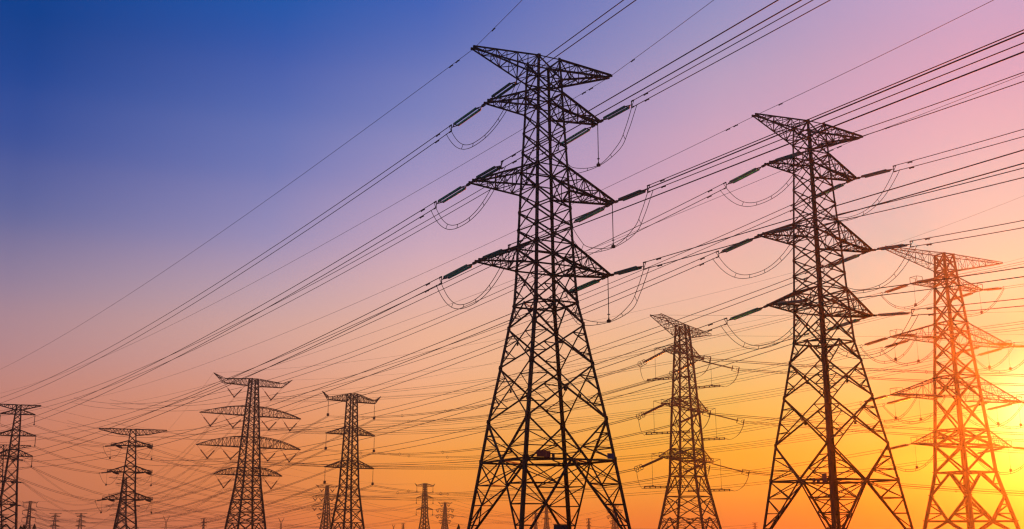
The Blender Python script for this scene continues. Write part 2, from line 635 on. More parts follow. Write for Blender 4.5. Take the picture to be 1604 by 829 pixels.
    inv = P.M.inverted()
    P.inv = inv
    # number / warning plates
    for (face, f, z, w, h, mat) in (plates or []):
        i = face; j = (i + 1) % 4
        p = cor(i, z).lerp(cor(j, z), f)
        e = (cor(j, z) - cor(i, z)).normalized()
        nrm = V((SG[i][0] + SG[j][0], SG[i][1] + SG[j][1], 0)) * .5
        pm = MB()
        pm.box(p + nrm * .32, e * w / 2, V((0, 0, h / 2)), nrm * .02)
        pm.box(p + nrm * .16, e * .04, V((0, 0, h * .3)), nrm * .14)
        pm.build("warning_plate", mat, root)
    return P

# ------------------------------------------------------------------ insulators, in world space, parented to the pylon
def finish(mb, name, mat, P, parent, smooth=False):
    mb.v = [P.inv @ v for v in mb.v]
    return mb.build(name, mat, parent, smooth)

def strain_string(P, p0, d, slope, length, r=.17, twin=.62, mat=None, link=1.6, tail=1.3, rings=False, nseg=9, pitch=.17, vert=.8):
    """tension string from the arm tip p0 along horizontal direction d (unit) with a slope"""
    ax = V((d.x, d.y, slope)).normalized()
    side = V((-d.y, d.x, 0)).normalized()
    a = p0 + ax * link
    b = p0 + ax * (length - tail)
    e = p0 + ax * length
    f = MB()
    f.rod(p0, p0 + ax * link * .55, .085, 6)
    f.box(p0 + ax * link * .3, ax * .3, side * .13, V((0, 0, .13)))
    h = twin / 2
    # yoke plates at both ends
    for c0, c1 in ((p0 + ax * link * .55, a), (e - ax * tail * .45, b)):
        f.rod(c0, c1 + side * h, .07, 5); f.rod(c0, c1 - side * h, .07, 5)
        f.rod(c1 + side * (h + .05), c1 - side * (h + .05), .06, 5)
    up = V((0, 0, 1))
    vv = vert / 2
    for sg in (-1, 1):
        f.rod(a + side * h * sg, b + side * h * sg, .012, 4)
    f.rod(e - ax * tail * .45, e - ax * tail * .2, .05, 5)
    k0 = e - ax * tail * .2
    f.rod(k0 + up * vv, k0 - up * vv, .06, 5)
    for sg in (-1, 1):
        f.rod(k0 + up * vv * sg, e + up * vv * sg, .05, 5)
        f.box(e + up * vv * sg, ax * .28, side * .06, up * .07)
    if rings:
        f.ring(b, ax, .8, .09)
        f.ring(e + ax * .4, ax, .9, .09)
        for sg in (-1, 1):
            f.rod(b + up * .8 * sg, e + ax * .4 + up * .9 * sg, .06, 4)
    st = finish(f, "insulator_string", M_FIT, P, P.root)
    for sg in (-1, 1):
        m = MB()
        ribbed(m, a + side * h * sg, b + side * h * sg, r, pitch, nseg)
        finish(m, "disc_stack", mat or M_GLASS, P, st, True)
    return e

def hanging_string(P, p0, length, r=.12, rod=.35, block=.35, mat=None, name="insulator_string", n=6, lean=V((0, 0, 0))):
    f = MB()
    e = p0 + V((0, 0, -length)) + lean
    q = p0.lerp(e, rod)
    f.rod(p0, e, max(.035, r * .3), 5)
    q2 = p0.lerp(e, 1 - block / length)
    f.lathe(q2, e, [(0, r * .8), (.1, block * .42), (.85, block * .42), (1, r * .9)], 8)
    st = finish(f, name, M_FIT, P, P.root)
    m = MB()
    ribbed(m, q, q2, r, .3, n)
    finish(m, "disc_stack", mat or M_PORC, P, st, True)
    return e

def v_string(P, pa, pb, apex, r=.14, frac=.36):
    f = MB()
    for p in (pa, pb):
        f.rod(p, apex, .06, 4)
    f.box(apex, V((.28, 0, 0)), V((0, .28, 0)), V((0, 0, .34)))
    st = finish(f, "insulator_string", M_FIT, P, P.root)
    for p in (pa, pb):
        m = MB()
        ribbed(m, p.lerp(apex, frac), p.lerp(apex, .985), r, .4, 6)
        finish(m, "disc_stack", M_PORC, P, st, True)
    return apex + V((0, 0, -.5))

# ------------------------------------------------------------------ cables
def cable(lines, r, label, cat="power cable", group="power cables", name="power_cable", n=5, dampers=None, spacers=None, parts=True):
    """lines: list of polylines (world)"""
    p0 = lines[0][0]
    if len(lines) == 1:
        m = MB()
        m.tube([p - p0 for p in lines[0]], r, n)
        o = m.build(name, M_CABLE)
        o.location = p0
        root = o
    elif not parts:
        m = MB()
        for l in lines:
            m.tube([p - p0 for p in l], r, n)
        root = m.build(name, M_CABLE)
        root.location = p0
    else:
        root = empty(name, p0)
        for l in lines:
            m = MB()
            m.tube([p - p0 for p in l], r, n)
            m.build("strand", M_CABLE, root)
    tag(root, label, cat, group)
    for (c, ax, L, rr) in (dampers or []):
        m = MB()
        c = c - p0
        ax = ax.normalized()
        dn = V((0, 0, -1))
        m.rod(c - ax * L * .5 + dn * rr, c + ax * L * .5 + dn * rr, rr * .25, 5)
        for sg in (-1, 1):
            m.rod(c + ax * L * .26 * sg + dn * rr, c + ax * L * .55 * sg + dn * rr, rr, 6)
        m.box(c + dn * rr * .5, ax * rr, V((0, 0, rr)), ax.cross(V((0, 0, 1))).normalized() * rr * .5)
        m.build("vibration_damper", M_FIT, root)
    for (a, b, rr) in (spacers or []):
        m = MB()
        m.rod(a - p0, b - p0, rr, 5)
        m.build("spacer", M_FIT, root)
    return root

def ring_spacer(root, p, rad, r=.06):
    m = MB()
    m.ring(p - root.location, V((-.64, .77, 0)), rad, r, 10, 4)
    m.build("spacer", M_FIT, root)

def parabola(P0, d, s, k, t0, t1, n):
    pts = []
    for i in range(n + 1):
        t = t0 + (t1 - t0) * i / n
        pts.append(V((P0.x + d.x * t, P0.y + d.y * t, P0.z + s * t + k * t * t)))
    return pts

def span(a, b, sag, n=28):
    return [a.lerp(b, i / n) - V((0, 0, 4 * sag * (i / n) * (1 - i / n))) for i in range(n + 1)]

def bez(pts, n=20):
    """catmull-rom through points"""
    out = []
    P = [pts[0] * 2 - pts[1]] + list(pts) + [pts[-1] * 2 - pts[-2]]
    for i in range(1, len(P) - 2):
        for k in range(n):
            t = k / n
            a, b, c, d = P[i - 1], P[i], P[i + 1], P[i + 2]
            out.append(.5 * ((2 * b) + (c - a) * t + (2 * a - 5 * b + 4 * c - d) * t * t + (3 * b - a - 3 * c + d) * t ** 3))
    out.append(pts[-1])
    return out

def dirv(phi):
    return V((math.sin(R(phi)), math.cos(R(phi)), 0))

# ================================================================== the two big tension pylons
def big_pylon(X, Y, yaw, dz, label, plates, w_scale=1.0):
    zz = lambda z: z - dz
    prof = [(0, 5.72 + (9.31 - dz) * .1404), (zz(9.31), 5.72), (zz(13.94), 5.07), (zz(20.24), 4.03), (zz(24.9), 3.30), (zz(27.53), 2.83), (zz(31.91), 2.6), (zz(34.65), 2.5),
            (zz(41.35), 2.24), (zz(44.3), 2.12), (zz(51.68), 1.79), (zz(54.03), 1.73), (zz(55.78), 1.68), (zz(58.46), 1.52)]
    def sub(a, b, n):
        return [(zz(a + (b - a) * i / n), zz(a + (b - a) * (i + 1) / n), 'X') for i in range(n)]
    pan = [(0, zz(9.31), 'ARhd'), (zz(9.31), zz(13.94), 'V'), (zz(13.94), zz(20.24), 'XR'), (zz(20.24), zz(24.9), 'XR'), (zz(24.9), zz(27.53), 'Ahdr'),
           (zz(27.53), zz(31.91), 'XRh')]
    pan += [(zz(31.91), zz(34.65), 'Xhm')] + sub(34.65, 41.35, 3) + [(zz(41.35), zz(44.3), 'Xhm')] + sub(44.3, 51.68, 3) + \
           [(zz(51.68), zz(54.03), 'Xhm'), (zz(54.03), zz(55.78), 'Xh'), (zz(55.78), zz(58.46), 'Xhm')]
    arms = [dict(id='earth', z=(zz(55.78), zz(58.46)), zt=zz(58.3), L=9.56, n=6, end=.16, tw=.35),
            dict(id='top', z=(zz(51.68), zz(54.03)), L=7.7, n=5, tw=.5, cw=.23),
            dict(id='middle', z=(zz(41.35), zz(44.3)), L=9.6, n=6, tw=.5, cw=.23),
            dict(id='lowest', z=(zz(31.91), zz(34.65)), L=8.72, n=5, tw=.5, cw=.23)]
    return make_pylon(X, Y, R(yaw), prof, pan, arms, 2, label, (.40, .26), (.20, .14), plates=plates)

T1 = big_pylon(3.94, 125.0, 26.56, 0.0, "largest black lattice pylon with three arms of green insulators standing in the centre",
               [(0, .16, 9.75, 1.15, .72, M_RED), (0, .235, 9.7, .5, .66, M_RED), (0, .29, 9.6, .3, .45, M_NAVY), (0, .93, 9.72, .85, .62, M_BLUE)])
T2 = big_pylon(41.87, 143.5, 26.9, 1.35, "second largest lattice pylon with olive insulators and reddish lower legs",
               [(3, .93, 8.0, .8, 1.1, M_NAVY), (3, .83, 7.75, .45, .5, M_NAVY), (3, .76, 7.8, .4, .5, M_NAVY)])

SIDE = {-1: "arm facing away from the sun", 1: "arm on the sunny side"}
def line_set(P, who, far, near, rods, t_end_far, t_end_near, rcond=.05, rearth=.03, cat_group=""):
    for lev in ('earth', 'top', 'middle', 'lowest'):
        for sx in (-1, 1):
            nearp, farp, zt, L, w0 = P.attach[lev][sx]
            sd = {-1: "shadow-side", 1: "sun-side"}[sx]
            ends = {}
            for nm, pl, cfg, tend in (('near', nearp, near, t_end_near), ('far', farp, far, t_end_far)):
                d = dirv(cfg[0])
                p0 = P.local(pl)
                if lev == 'earth':
                    s_, k_ = cfg[1], cfg[2]
                    pts = parabola(p0, d, s_, k_, 0, tend, 44)
                    lab = ("earth wire climbing overhead from the %s peak of the %s" if nm == 'near' else
                           "earth wire falling away leftwards from the %s peak of the %s") % (sd, who)
                    ax = V((d.x, d.y, s_))
                    c1, c2 = p0 + ax * 6.0, p0 + ax * 8.2
                    cable([pts], rearth, lab, "earth wire", "thin earth wires of the big pylons", "earth_wire", 5,
                          [(p0 + ax * 3.4, ax, .7, .085), (p0 + ax * 4.9, ax, .7, .085)] if nm == 'far' else [(p0 + ax * 5.5, ax, .7, .08)])
                    continue
                s_, k_ = cfg[3], cfg[4]
                e = strain_string(P, p0, d, s_, 8.0)
                ends[nm] = (e, d, s_)
                lines = []
                for sg in (1, -1):
                    q0 = V((p0.x, p0.y, p0.z))
                    pts = parabola(q0, d, s_, k_, 8.0, tend, 40)
                    for p in pts:
                        t = math.hypot(p.x - p0.x, p.y - p0.y)
                        p.z += sg * (.4 + .55 * (t - 8) / 300)
                    lines.append(pts)
                ax = V((d.x, d.y, s_)).normalized()
                lab = ("black cable pair climbing overhead from the %s %s arm of the %s" if nm == 'near' else
                       "black cable pair falling leftwards from the %s %s arm of the %s") % (lev, sd, who)
                cable(lines, rcond, lab, "power cable", "paired cables of the big pylons", "power_cable", 5,
                      [(e + ax * 3.0 + V((0, 0, .4)), ax, .75, .085), (e + ax * 3.2 + V((0, 0, -.4)), ax, .75, .085)])
            if lev == 'earth':
                continue
            # jumper loop between the two strings
            (e1, d1, s1), (e2, d2, s2) = ends['far'], ends['near']
            lines = []; sp = []
            outw = P.M.to_3x3() @ V((sx, 0, 0))
            for sg in (1, -1):
                a = e1 + V((0, 0, .4 * sg)); b = e2 + V((0, 0, .4 * sg))
                a = a + d1 * (.3 if sg > 0 else 1.0); b = b + d2 * (.3 if sg > 0 else 1.0)
                mid = (P.local(nearp) + P.local(farp)) / 2
                if rods and sx == 1:
                    bot = mid + V((0, 0, -5.6 - .12 * (sg < 0)))
                    q1 = a.lerp(bot, .45) + V((0, 0, -1.9 - .2 * (sg < 0))); q2 = b.lerp(bot, .45) + V((0, 0, -1.9 - .2 * (sg < 0)))
                    lines.append(bez([a, a.lerp(q1, .5) + V((0, 0, -.5)), q1, bot, q2, b.lerp(q2, .5) + V((0, 0, -.5)), b], 7))
                else:
                    dep = 4.85 if sg > 0 else 4.5
                    lines.append([a.lerp(b, i / 30) - V((0, 0, dep * (1 - abs(2 * i / 30 - 1) ** 2.3))) + outw * .5 * math.sin(math.pi * i / 30) for i in range(31)])
            nn = len(lines[0])
            for k in (.27, .42, .6, .76):
                i = int(k * nn)
                sp.append((lines[0][i], lines[1][i], .035))
            cable(lines, .04, "drooping jumper cables under the %s %s arm of the %s" % (lev, sd, who),
                  "jumper cable", "jumper loops under the arms", "jumper_cable", 5, None, sp)
            if rods and sx == 1:
                mid = (P.local(nearp) + P.local(farp)) / 2
                f = MB()
                b = mid + V((0, 0, -5.5))
                f.rod(mid + V((0, 0, -.1)), b, .055, 6)
                f.lathe(b + V((0, 0, .3)), b + V((0, 0, -.28)), [(0, .08), (.3, .12), (.4, .26), (.9, .26), (1, .1)], 8)
                f.ring(b + V((0, 0, .75)), V((0, 0, 1)), .16, .04, 8, 4)
                finish(f, "drop_rod", M_FIT, P, P.root)

line_set(T1, "largest pylon", (-35.28, -.0626, .00015, -.0896, .000207), (155.2, -.0072, .00025, -.0685, .000046), True, 420, 235)
line_set(T2, "second largest pylon", (-33.7, -.0535, .000131, -.1107, .000312), (158.7, -.0871, .000284, -.1318, .000383), False, 420, 235, .052, .032)

# ================================================================== pylon in the glare (tubular, four arms)
def auto_panels(z0, z1, wf, n=None, t='X'):
    n = n or max(1, round((z1 - z0) / (2 * wf * 1.05)))
    return [(z0 + (z1 - z0) * i / n, z0 + (z1 - z0) * (i + 1) / n, t) for i in range(n)]

T4_PROF = [(0, 10.9), (4.93, 9.99), (13.5, 8.3), (21.32, 6.89), (30.54, 6.37), (35.88, 6.02), (46.79, 5.36), (54.58, 4.96), (66.99, 4.15), (73.85, 3.73), (87.02, 2.95), (90.44, 2.66), (92.94, 2.54), (98.91, 2.21)]
T4_PAN = [(0, 4.93, 'Ahd'), (4.93, 13.5, 'V'), (13.5, 21.32, 'Ahdr'), (21.32, 30.54, 'Xh'), (30.54, 35.88, 'Xhm')] + auto_panels(35.88, 46.79, 5.7, 1, 'X') + [(46.79, 54.58, 'Xhm')] + \
    auto_panels(54.58, 66.99, 4.5, 2, 'X') + [(66.99, 73.85, 'Xhm')] + auto_panels(73.85, 87.02, 3.3, 2, 'X') + [(87.02, 90.44, 'Xh'), (90.44, 92.94, 'Xh'), (92.94, 98.91, 'Xhm')]
def T4_ARMS(lod):
    return [dict(id='earth', z=(92.94, 98.91), zt=98.6, L=28.5, n=8, end=.3, tw=.8, cw=.22, rw=.09),
            dict(id='top', z=(87.02, 90.44), L=15.9, n=5, tw=1.6, box=2.2, cw=.26, rw=.12),
            dict(id='upper', z=(66.99, 73.85), L=27.36, n=7, tw=1.6, box=2.2, cw=.28, rw=.09),
            dict(id='lower', z=(46.79, 54.58), L=29.5, n=7, tw=1.6, box=2.2, cw=.28, rw=.09),
            dict(id='lowest', z=(30.54, 35.88), L=22.0, n=5, tw=1.6, box=2.2, cw=.28, rw=.09)]
S4 = 340 / 380
T4 = make_pylon(156.66 * S4, 340, R(24.8), T4_PROF, T4_PAN, T4_ARMS(1), 1, "tubular four armed pylon glowing orange in the glare beside the setting sun",
                (1.25, .7), (.5, .32), s=S4, tubular=True)

# ================================================================== slim pylon with ringed insulators
T3_PROF = [(0, 7.35), (5.49, 6.26), (17.42, 4.09), (22.38, 3.86), (37.97, 3.1), (41.07, 2.85), (54.11, 2.12), (59.5, 1.77), (63.42, 1.5)]
T3_PAN = [(0, 5.49, 'AR'), (5.49, 11.5, 'XRh'), (11.5, 17.42, 'Ahdr'), (17.42, 22.38, 'Xhm')] + auto_panels(22.38, 25.6, 3.7, 1, 'Xhm') + auto_panels(25.6, 37.97, 3.3, 2, 'X') + \
    [(37.97, 41.07, 'Xhm')] + auto_panels(41.07, 54.11, 2.5, 3, 'X') + [(54.11, 57.2, 'Xhm'), (57.2, 59.5, 'X'), (59.5, 63.42, 'Xhm')]
T3 = make_pylon(52.76, 330, R(58.57), T3_PROF, T3_PAN,
    [dict(id='earth', z=(59.5, 63.42), zt=63.3, L=20.2, n=7, tw=1.7, end=.3, cw=.16, rw=.09, xx=1),
     dict(id='top', z=(54.11, 57.2), L=12.03, n=4, tw=1.5, box=1.2, boxl=2.2, cw=.2, rw=.11),
     dict(id='middle', z=(37.97, 41.07), L=14.19, n=4, tw=1.7, box=1.2, boxl=2.2, cw=.2, rw=.11),
     dict(id='lowest', z=(22.38, 25.6), L=16.5, n=4, tw=1.9, box=1.2, boxl=2.2, cw=.2, rw=.11)],
    1, "slim dark pylon with ringed insulators between the two largest pylons", (.62, .46), (.25, .19))

# ================================================================== pylon with V-shaped insulators
T5_PROF = [(0, 7.15), (2.26, 6.87), (10, 5.95), (21.41, 4.57), (27.02, 4.12), (30.6, 3.8), (40.07, 3.36), (44.95, 3.07), (54.97, 2.5), (59.35, 2.3), (69.26, 1.72), (72.71, 1.5)]
T5_PAN = [(0, 5, 'Ahr'), (5, 10, 'XRh'), (10, 15.8, 'XRh'), (15.8, 21.41, 'XRh'), (21.41, 27.02, 'Xhm'), (27.02, 30.6, 'Xhm')] + auto_panels(30.6, 40.07, 3.5, 2, 'X') + [(40.07, 44.95, 'Xhm')] + \
    auto_panels(44.95, 54.97, 2.8, 3, 'X') + [(54.97, 59.35, 'Xhm')] + auto_panels(59.35, 69.26, 2.0, 4, 'X') + [(69.26, 72.71, 'Xhm')]
T5_ARMS = [dict(id='peak', z=(69.26, 72.71), L=14.95, n=7, end=2.0, tw=1.2, zt=69.6, horn=(20.6, 73.9), cw=.22, rw=.12, xx=1),
           dict(id='upper', z=(54.97, 59.35), L=25.89, n=12, arch=1.9, tw=.5, cw=.24, rw=.12),
           dict(id='lower', z=(40.07, 44.95), L=26.45, n=12, arch=1.9, tw=.5, cw=.24, rw=.12),
           dict(id='lowest', z=(27.02, 30.6), L=17.25, n=8, arch=1.9, tw=.5, cw=.24, rw=.12)]
def v_tower(x, y, yaw, s, lod, label, merge=False, wk=1.0, fine=True):
    arms = [dict(a, cw=a['cw'] * wk ** .3, rw=a['rw'] * wk ** .3) for a in T5_ARMS]
    P = make_pylon(x, y, R(yaw), T5_PROF, T5_PAN, arms, lod, label, (.5 * wk, .34 * wk), (.2 * wk, .15 * wk), s=s, merge=merge)
    P.pts = {}
    for lev, vs in (('peak', [(1.0, .27, .64)]), ('upper', [(1.0, .6, .79), (.58, .13, .36)]), ('lower', [(1.0, .6, .79), (.58, .13, .36)]), ('lowest', [(.97, .4, .7)])):
        z0 = [a for a in T5_ARMS if a['id'] == lev][0]['z'][0] * s
        L = [a for a in T5_ARMS if a['id'] == lev][0]['L'] * s
        for sx in (-1, 1):
            for k, (f1, f2, fa) in enumerate(vs):
                pa, pb = P.local((sx * L * f1, 0, z0)), P.local((sx * L * f2, 0, z0))
                ap = P.local((sx * L * fa, 0, z0 - 6.0 * s))
                P.pts[(lev, sx, k)] = v_string(P, pa, pb, ap, .24 * wk)
    return P
T5 = v_tower(-124.59, 520, 38.72, 1.0, 1, "dark four tiered pylon hung with V-shaped insulators under bowed arms", wk=1.6)

# ================================================================== three armed suspension pylon
T6_PROF = [(0, 5.4), (2.24, 5.08), (10, 4.14), (20.04, 3.01), (28.22, 2.74), (31.55, 2.55), (42.64, 2.14), (46.07, 2.02), (57.1, 1.69), (60.61, 1.59)]
T6_PAN = [(0, 5, 'Ahr'), (5, 10.5, 'Xh'), (10.5, 15.3, 'X'), (15.3, 20.04, 'Xh')] + auto_panels(20.04, 28.22, 2.9, 2, 'X') + [(28.22, 31.55, 'Xhm')] + auto_panels(31.55, 42.64, 2.3, 3, 'X') + \
    [(42.64, 46.07, 'Xhm')] + auto_panels(46.07, 57.1, 1.9, 4, 'X') + [(57.1, 60.61, 'Xhm')]
T6_ARMS = [dict(id='top', z=(57.1, 60.61), L=11.94, n=8, end=1.1, tw=.7, horn=(15.2, 60.6), cw=.22, rw=.12),
           dict(id='middle', z=(42.64, 46.07), L=12.33, n=6, tw=.6, cw=.22, rw=.12),
           dict(id='lowest', z=(28.22, 31.55), L=12.2, n=6, tw=.6, cw=.22, rw=.12)]
def hang_tower(x, y, yaw, s, lod, label, merge=False, wk=1.0, length=7.2):
    arms = [dict(a, cw=a['cw'] * wk ** .6, rw=a['rw'] * wk ** .3) for a in T6_ARMS]
    P = make_pylon(x, y, R(yaw), T6_PROF, T6_PAN, arms, lod, label, (.45 * wk, .32 * wk), (.18 * wk, .14 * wk), s=s, merge=merge)
    P.pts = {}
    for a in T6_ARMS:
        for sx in (-1, 1):
            p = P.local((sx * a['L'] * s, 0, a['z'][0] * s))
            P.pts[(a['id'], sx, 0)] = hanging_string(P, p, length * s, .12 * wk, .12, 1.1 * s * wk ** .5)
    return P
T6 = hang_tower(-70.97, 480, 40.36, 1.0, 1, "three armed pylon with long hanging insulators and short horned peaks", wk=1.5)

# ================================================================== pylon with weighted drop rods
T7_PROF = [(0, 4.55), (2.22, 4.28), (13.95, 2.86), (24.89, 2.24), (35.54, 1.48), (37.11, 1.37), (39.81, 1.23), (42.24, 0.99)]
T7_PAN = [(0, 4, 'Ar'), (4, 9, 'X'), (9, 13.95, 'Xh'), (13.95, 17, 'Xh'), (17, 20.9, 'X'), (20.9, 24.89, 'Xh'), (24.89, 27.3, 'Xh'), (27.3, 30, 'X'), (30, 32.8, 'X'), (32.8, 35.54, 'Xh'),
          (35.54, 37.11, 'Xh'), (37.11, 39.81, 'X'), (39.81, 42.24, 'Xh')]
T7_ARMS = [dict(id='earth', z=(39.81, 42.24), zt=42.0, L=13.25, n=9, end=.3, tw=.4, belly=1.6, cw=.2, rw=.1, xx=1),
           dict(id='top', z=(35.54, 37.6), L=8.08, n=5, tw=.9, box=.9, cw=.22, rw=.12),
           dict(id='middle', z=(24.89, 27.3), L=8.68, n=5, tw=.9, box=.9, cw=.22, rw=.12),
           dict(id='lowest', z=(13.95, 16.6), L=9.65, n=5, tw=.9, box=.9, cw=.22, rw=.12)]
def rod_tower(x, y, yaw, s, lod, label, merge=False, wk=1.0, dirs=None, sl=-.12):
    arms = [dict(a, cw=a['cw'] * wk ** .7, rw=a['rw'] * wk ** .5) for a in T7_ARMS]
    P = make_pylon(x, y, R(yaw), T7_PROF, T7_PAN, arms, lod, label, (.38 * wk, .26 * wk), (.18 * wk, .13 * wk), s=s, merge=merge)
    P.pts = {}
    for lev in ('top', 'middle', 'lowest'):
        a = [q for q in T7_ARMS if q['id'] == lev][0]
        for sx in (-1, 1):
            tip = P.local((sx * a['L'] * s, 0, a['z'][0] * s))
            inn = P.local((sx * a['L'] * .74 * s, 0, a['z'][0] * s))
            if lod:
                hanging_string(P, tip, 5.6 * s, .07 * wk, .75, .8 * s, name="drop_rod")
            for nm, dphi in zip(('a', 'b'), dirs or (-30, 140)):
                d = dirv(dphi)
                e = strain_string(P, inn, d, sl, 5.2 * s, .26 * wk, .6, M_PORC, .8, .7, nseg=6, pitch=.3, vert=.5)
                P.pts[(lev, sx, nm)] = e
    return P
T7 = rod_tower(-156.43, 450, 20.63, 1.0, 1, "pylon with a broad flat peak arm and weighted drop rods", dirs=(4.0, -113), wk=1.5)

# ================================================================== pylon at the edge with short hanging insulators
T8_PROF = [(0, 3.85), (11.36, 2.92), (20, 2.2), (29.38, 1.69), (37.12, 1.4), (45.31, 1.0), (47.22, .85), (48.94, .76)]
T8_PAN = [(0, 4, 'Ar'), (4, 8, 'X'), (8, 11.36, 'Xh'), (11.36, 15.5, 'X'), (15.5, 20, 'X'), (20, 24.5, 'X'), (24.5, 29.38, 'Xh'), (29.38, 31.8, 'Xh'), (31.8, 34.4, 'X'), (34.4, 37.12, 'Xh'),
          (37.12, 39.3, 'Xh'), (39.3, 41.3, 'X'), (41.3, 43.3, 'X'), (43.3, 45.31, 'Xh'), (45.31, 47.22, 'Xh'), (47.22, 48.94, 'Xh')]
T8 = make_pylon(-191.11, 420, R(21.2), T8_PROF, T8_PAN,
    [dict(id='earth', z=(46.9, 48.94), zt=48.8, L=7.9, n=5, end=.2, tw=.3, cw=.28, rw=.15),
     dict(id='top', z=(45.31, 47.2), L=6.1, n=4, tw=.3, cw=.3, rw=.15),
     dict(id='middle', z=(37.12, 39.3), L=7.14, n=4, tw=.3, cw=.3, rw=.15),
     dict(id='lowest', z=(29.38, 31.8), L=6.7, n=4, tw=.3, cw=.3, rw=.15)],
    1, "pylon with short hanging insulators cut by the left edge of the picture", (.58, .42), (.26, .18))
T8.pts = {}
for lev in ('top', 'middle', 'lowest'):
    for sx in (-1, 1):
        n_, f_, zt, L, w = T8.attach[lev][sx]
        T8.pts[(lev, sx, 0)] = hanging_string(T8, T8.local((n_ + f_) / 2), 4.0, .2, .1, .6)

# ------------------------------------------------------------------ pixel helper used only to choose where on the plain a far pylon stands
def place(px, D):
    f = 1693.76
    fw = D * math.cos(PITCH)
    return (px - 802) / f * (fw + 15 * math.sin(PITCH))
def hgt(py, D):
    # height of a point at distance D seen on image row py
    a = PITCH - math.atan((py - 414.5) / 1693.76)
    return CAM_H + D * math.tan(a)

def far_h(px, py, D, base):
    return place(px, D), D, hgt(py, D) / base

FAR = {}
def far(kind, px, py, D, label, yaw=30, wk=2.2, lod=0, dirs=None):
    base = {'v': 74.6, 'h': 61.0, 'r': 42.24, '4': 98.91}[kind]
    x, y, s = far_h(px, py, D, base)
    if kind == 'v':
        P = v_tower(x, y, yaw, s, lod, label, True, wk)
    elif kind == 'h':
        P = hang_tower(x, y, yaw, s, lod, label, True, wk)
    elif kind == 'r':
        P = rod_tower(x, y, yaw, s, lod, label, True, wk, dirs)
    FAR[px] = P
    return P

E192 = place(192, 900)
TB = make_pylon(E192, 900, R(26), T4_PROF, T4_PAN, T4_ARMS(0), 0, "far four armed pylon half hidden behind the pylon with drop rods",
                (1.0, .7), (.45, .32), s=hgt(748, 900) / 98.91, merge=True)
far('r', -7, 697, 520, "tension pylon overlapped by the legs of the pylon at the left edge", 24, 1.5, 1, dirs=(-20, 80))
far('v', 511, 759, 950, "small far pylon with V-shaped insulators beside the legs of the three armed pylon", 38)
far('h', 665, 757, 900, "small far pylon with hanging insulators seen alone under the wires", 36)
far('v', 697, 786, 1150, "tiny far pylon with V-shaped insulators next to the small hanging insulator one", 30)
far('h', 46, 785, 950, "tiny far pylon above the dark tree tops at the horizon", 30)
far('r', 5, 806, 1050, "tiny far pylon between the legs of the pylon at the left edge", 24, 1.7, dirs=(-30, 120))
far('r', 87, 804, 1100, "tiny pale pylon on the horizon, nearer the dark trees of the hazy pair", 24, 1.8, dirs=(-40, 100))
far('r', 127, 804, 1100, "tiny pale pylon on the horizon, farther from the dark trees of the hazy pair", 24, 1.8, dirs=(-40, 100))
far('h', 856, 790, 1100, "faint far pylon seen between the inner legs of the largest pylon", 30)
far('h', 839, 803, 1200, "fainter far pylon just beside the inner leg of the largest pylon", 30)
far('v', 963, 788, 1100, "faint far pylon behind the sun-side foot of the largest pylon", 30)
far('h', 922, 812, 1200, "tiny faint pylon inside the sun-side leg of the largest pylon", 30)
far('r', 1182, 819, 1250, "tiny faint pylon on the horizon near the foot of the second largest pylon", 0, 2.0, dirs=(-40, 100))
far('h', 320, 812, 1150, "tiny twin armed pylon on the horizon near the foot of the bowed arm pylon", 20, 1.9)
far('h', 632, 820, 1250, "tiny stub of a pylon on the horizon left of the hanging insulator one", 20, 1.9)

# Y-headed little pylons on the horizon
def y_pylon(px, py, D, label):
    x = place(px, D); h = hgt(py, D)
    root = empty("y_pylon", (x, D, 0), R(20))
    tag(root, label, "pylon", "lattice pylons")
    m = MB()
    for sx, sy in SG:
        m.angle((sx * h * .06, sy * h * .06, 0), (sx * h * .028, sy * h * .028, h * .62), .32, None, 0)
    for k in range(6):
        z0, z1 = h * .62 * k / 6, h * .62 * (k + 1) / 6
        w0 = h * (.06 - .032 * k / 6); w1 = h * (.06 - .032 * (k + 1) / 6)
        for i in range(4):
            j = (i + 1) % 4
            m.angle((SG[i][0] * w0, SG[i][1] * w0, z0), (SG[j][0] * w1, SG[j][1] * w1, z1), .18, None, 0)
            m.angle((SG[j][0] * w0, SG[j][1] * w0, z0), (SG[i][0] * w1, SG[i][1] * w1, z1), .18, None, 0)
    m.build("tower_body", M_STEEL, root)
    for sx in (-1, 1):
        a = MB()
        for sy in (-1, 1):
            a.angle((sx * h * .028, sy * h * .028, h * .62), (sx * h * .2, sy * .3, h), .3, None, 0)
            a.angle((0, sy * h * .028, h * .68), (sx * h * .2, sy * .3, h * .985), .24, None, 0)
        for k in (.3, .6):
            a.angle((sx * h * (.028 + .172 * k), 0, h * (.62 + .38 * k)), (sx * h * .2 * (k + .1), 0, h * (.68 + .3 * (k + .1))), .16, None, 0)
        a.build("crossarm", M_STEEL, root)
    return root
y_pylon(261, 808, 1100, "tiny Y-headed pylon on the horizon between the drop rod pylon and bowed arm pylon")
y_pylon(441, 811, 1100, "tiny Y-headed pylon on the horizon between the bowed arm and hanging insulator pylons")
y_pylon(617, 822, 1150, "tiny Y-headed pylon low on the horizon beside a stub of a pylon")

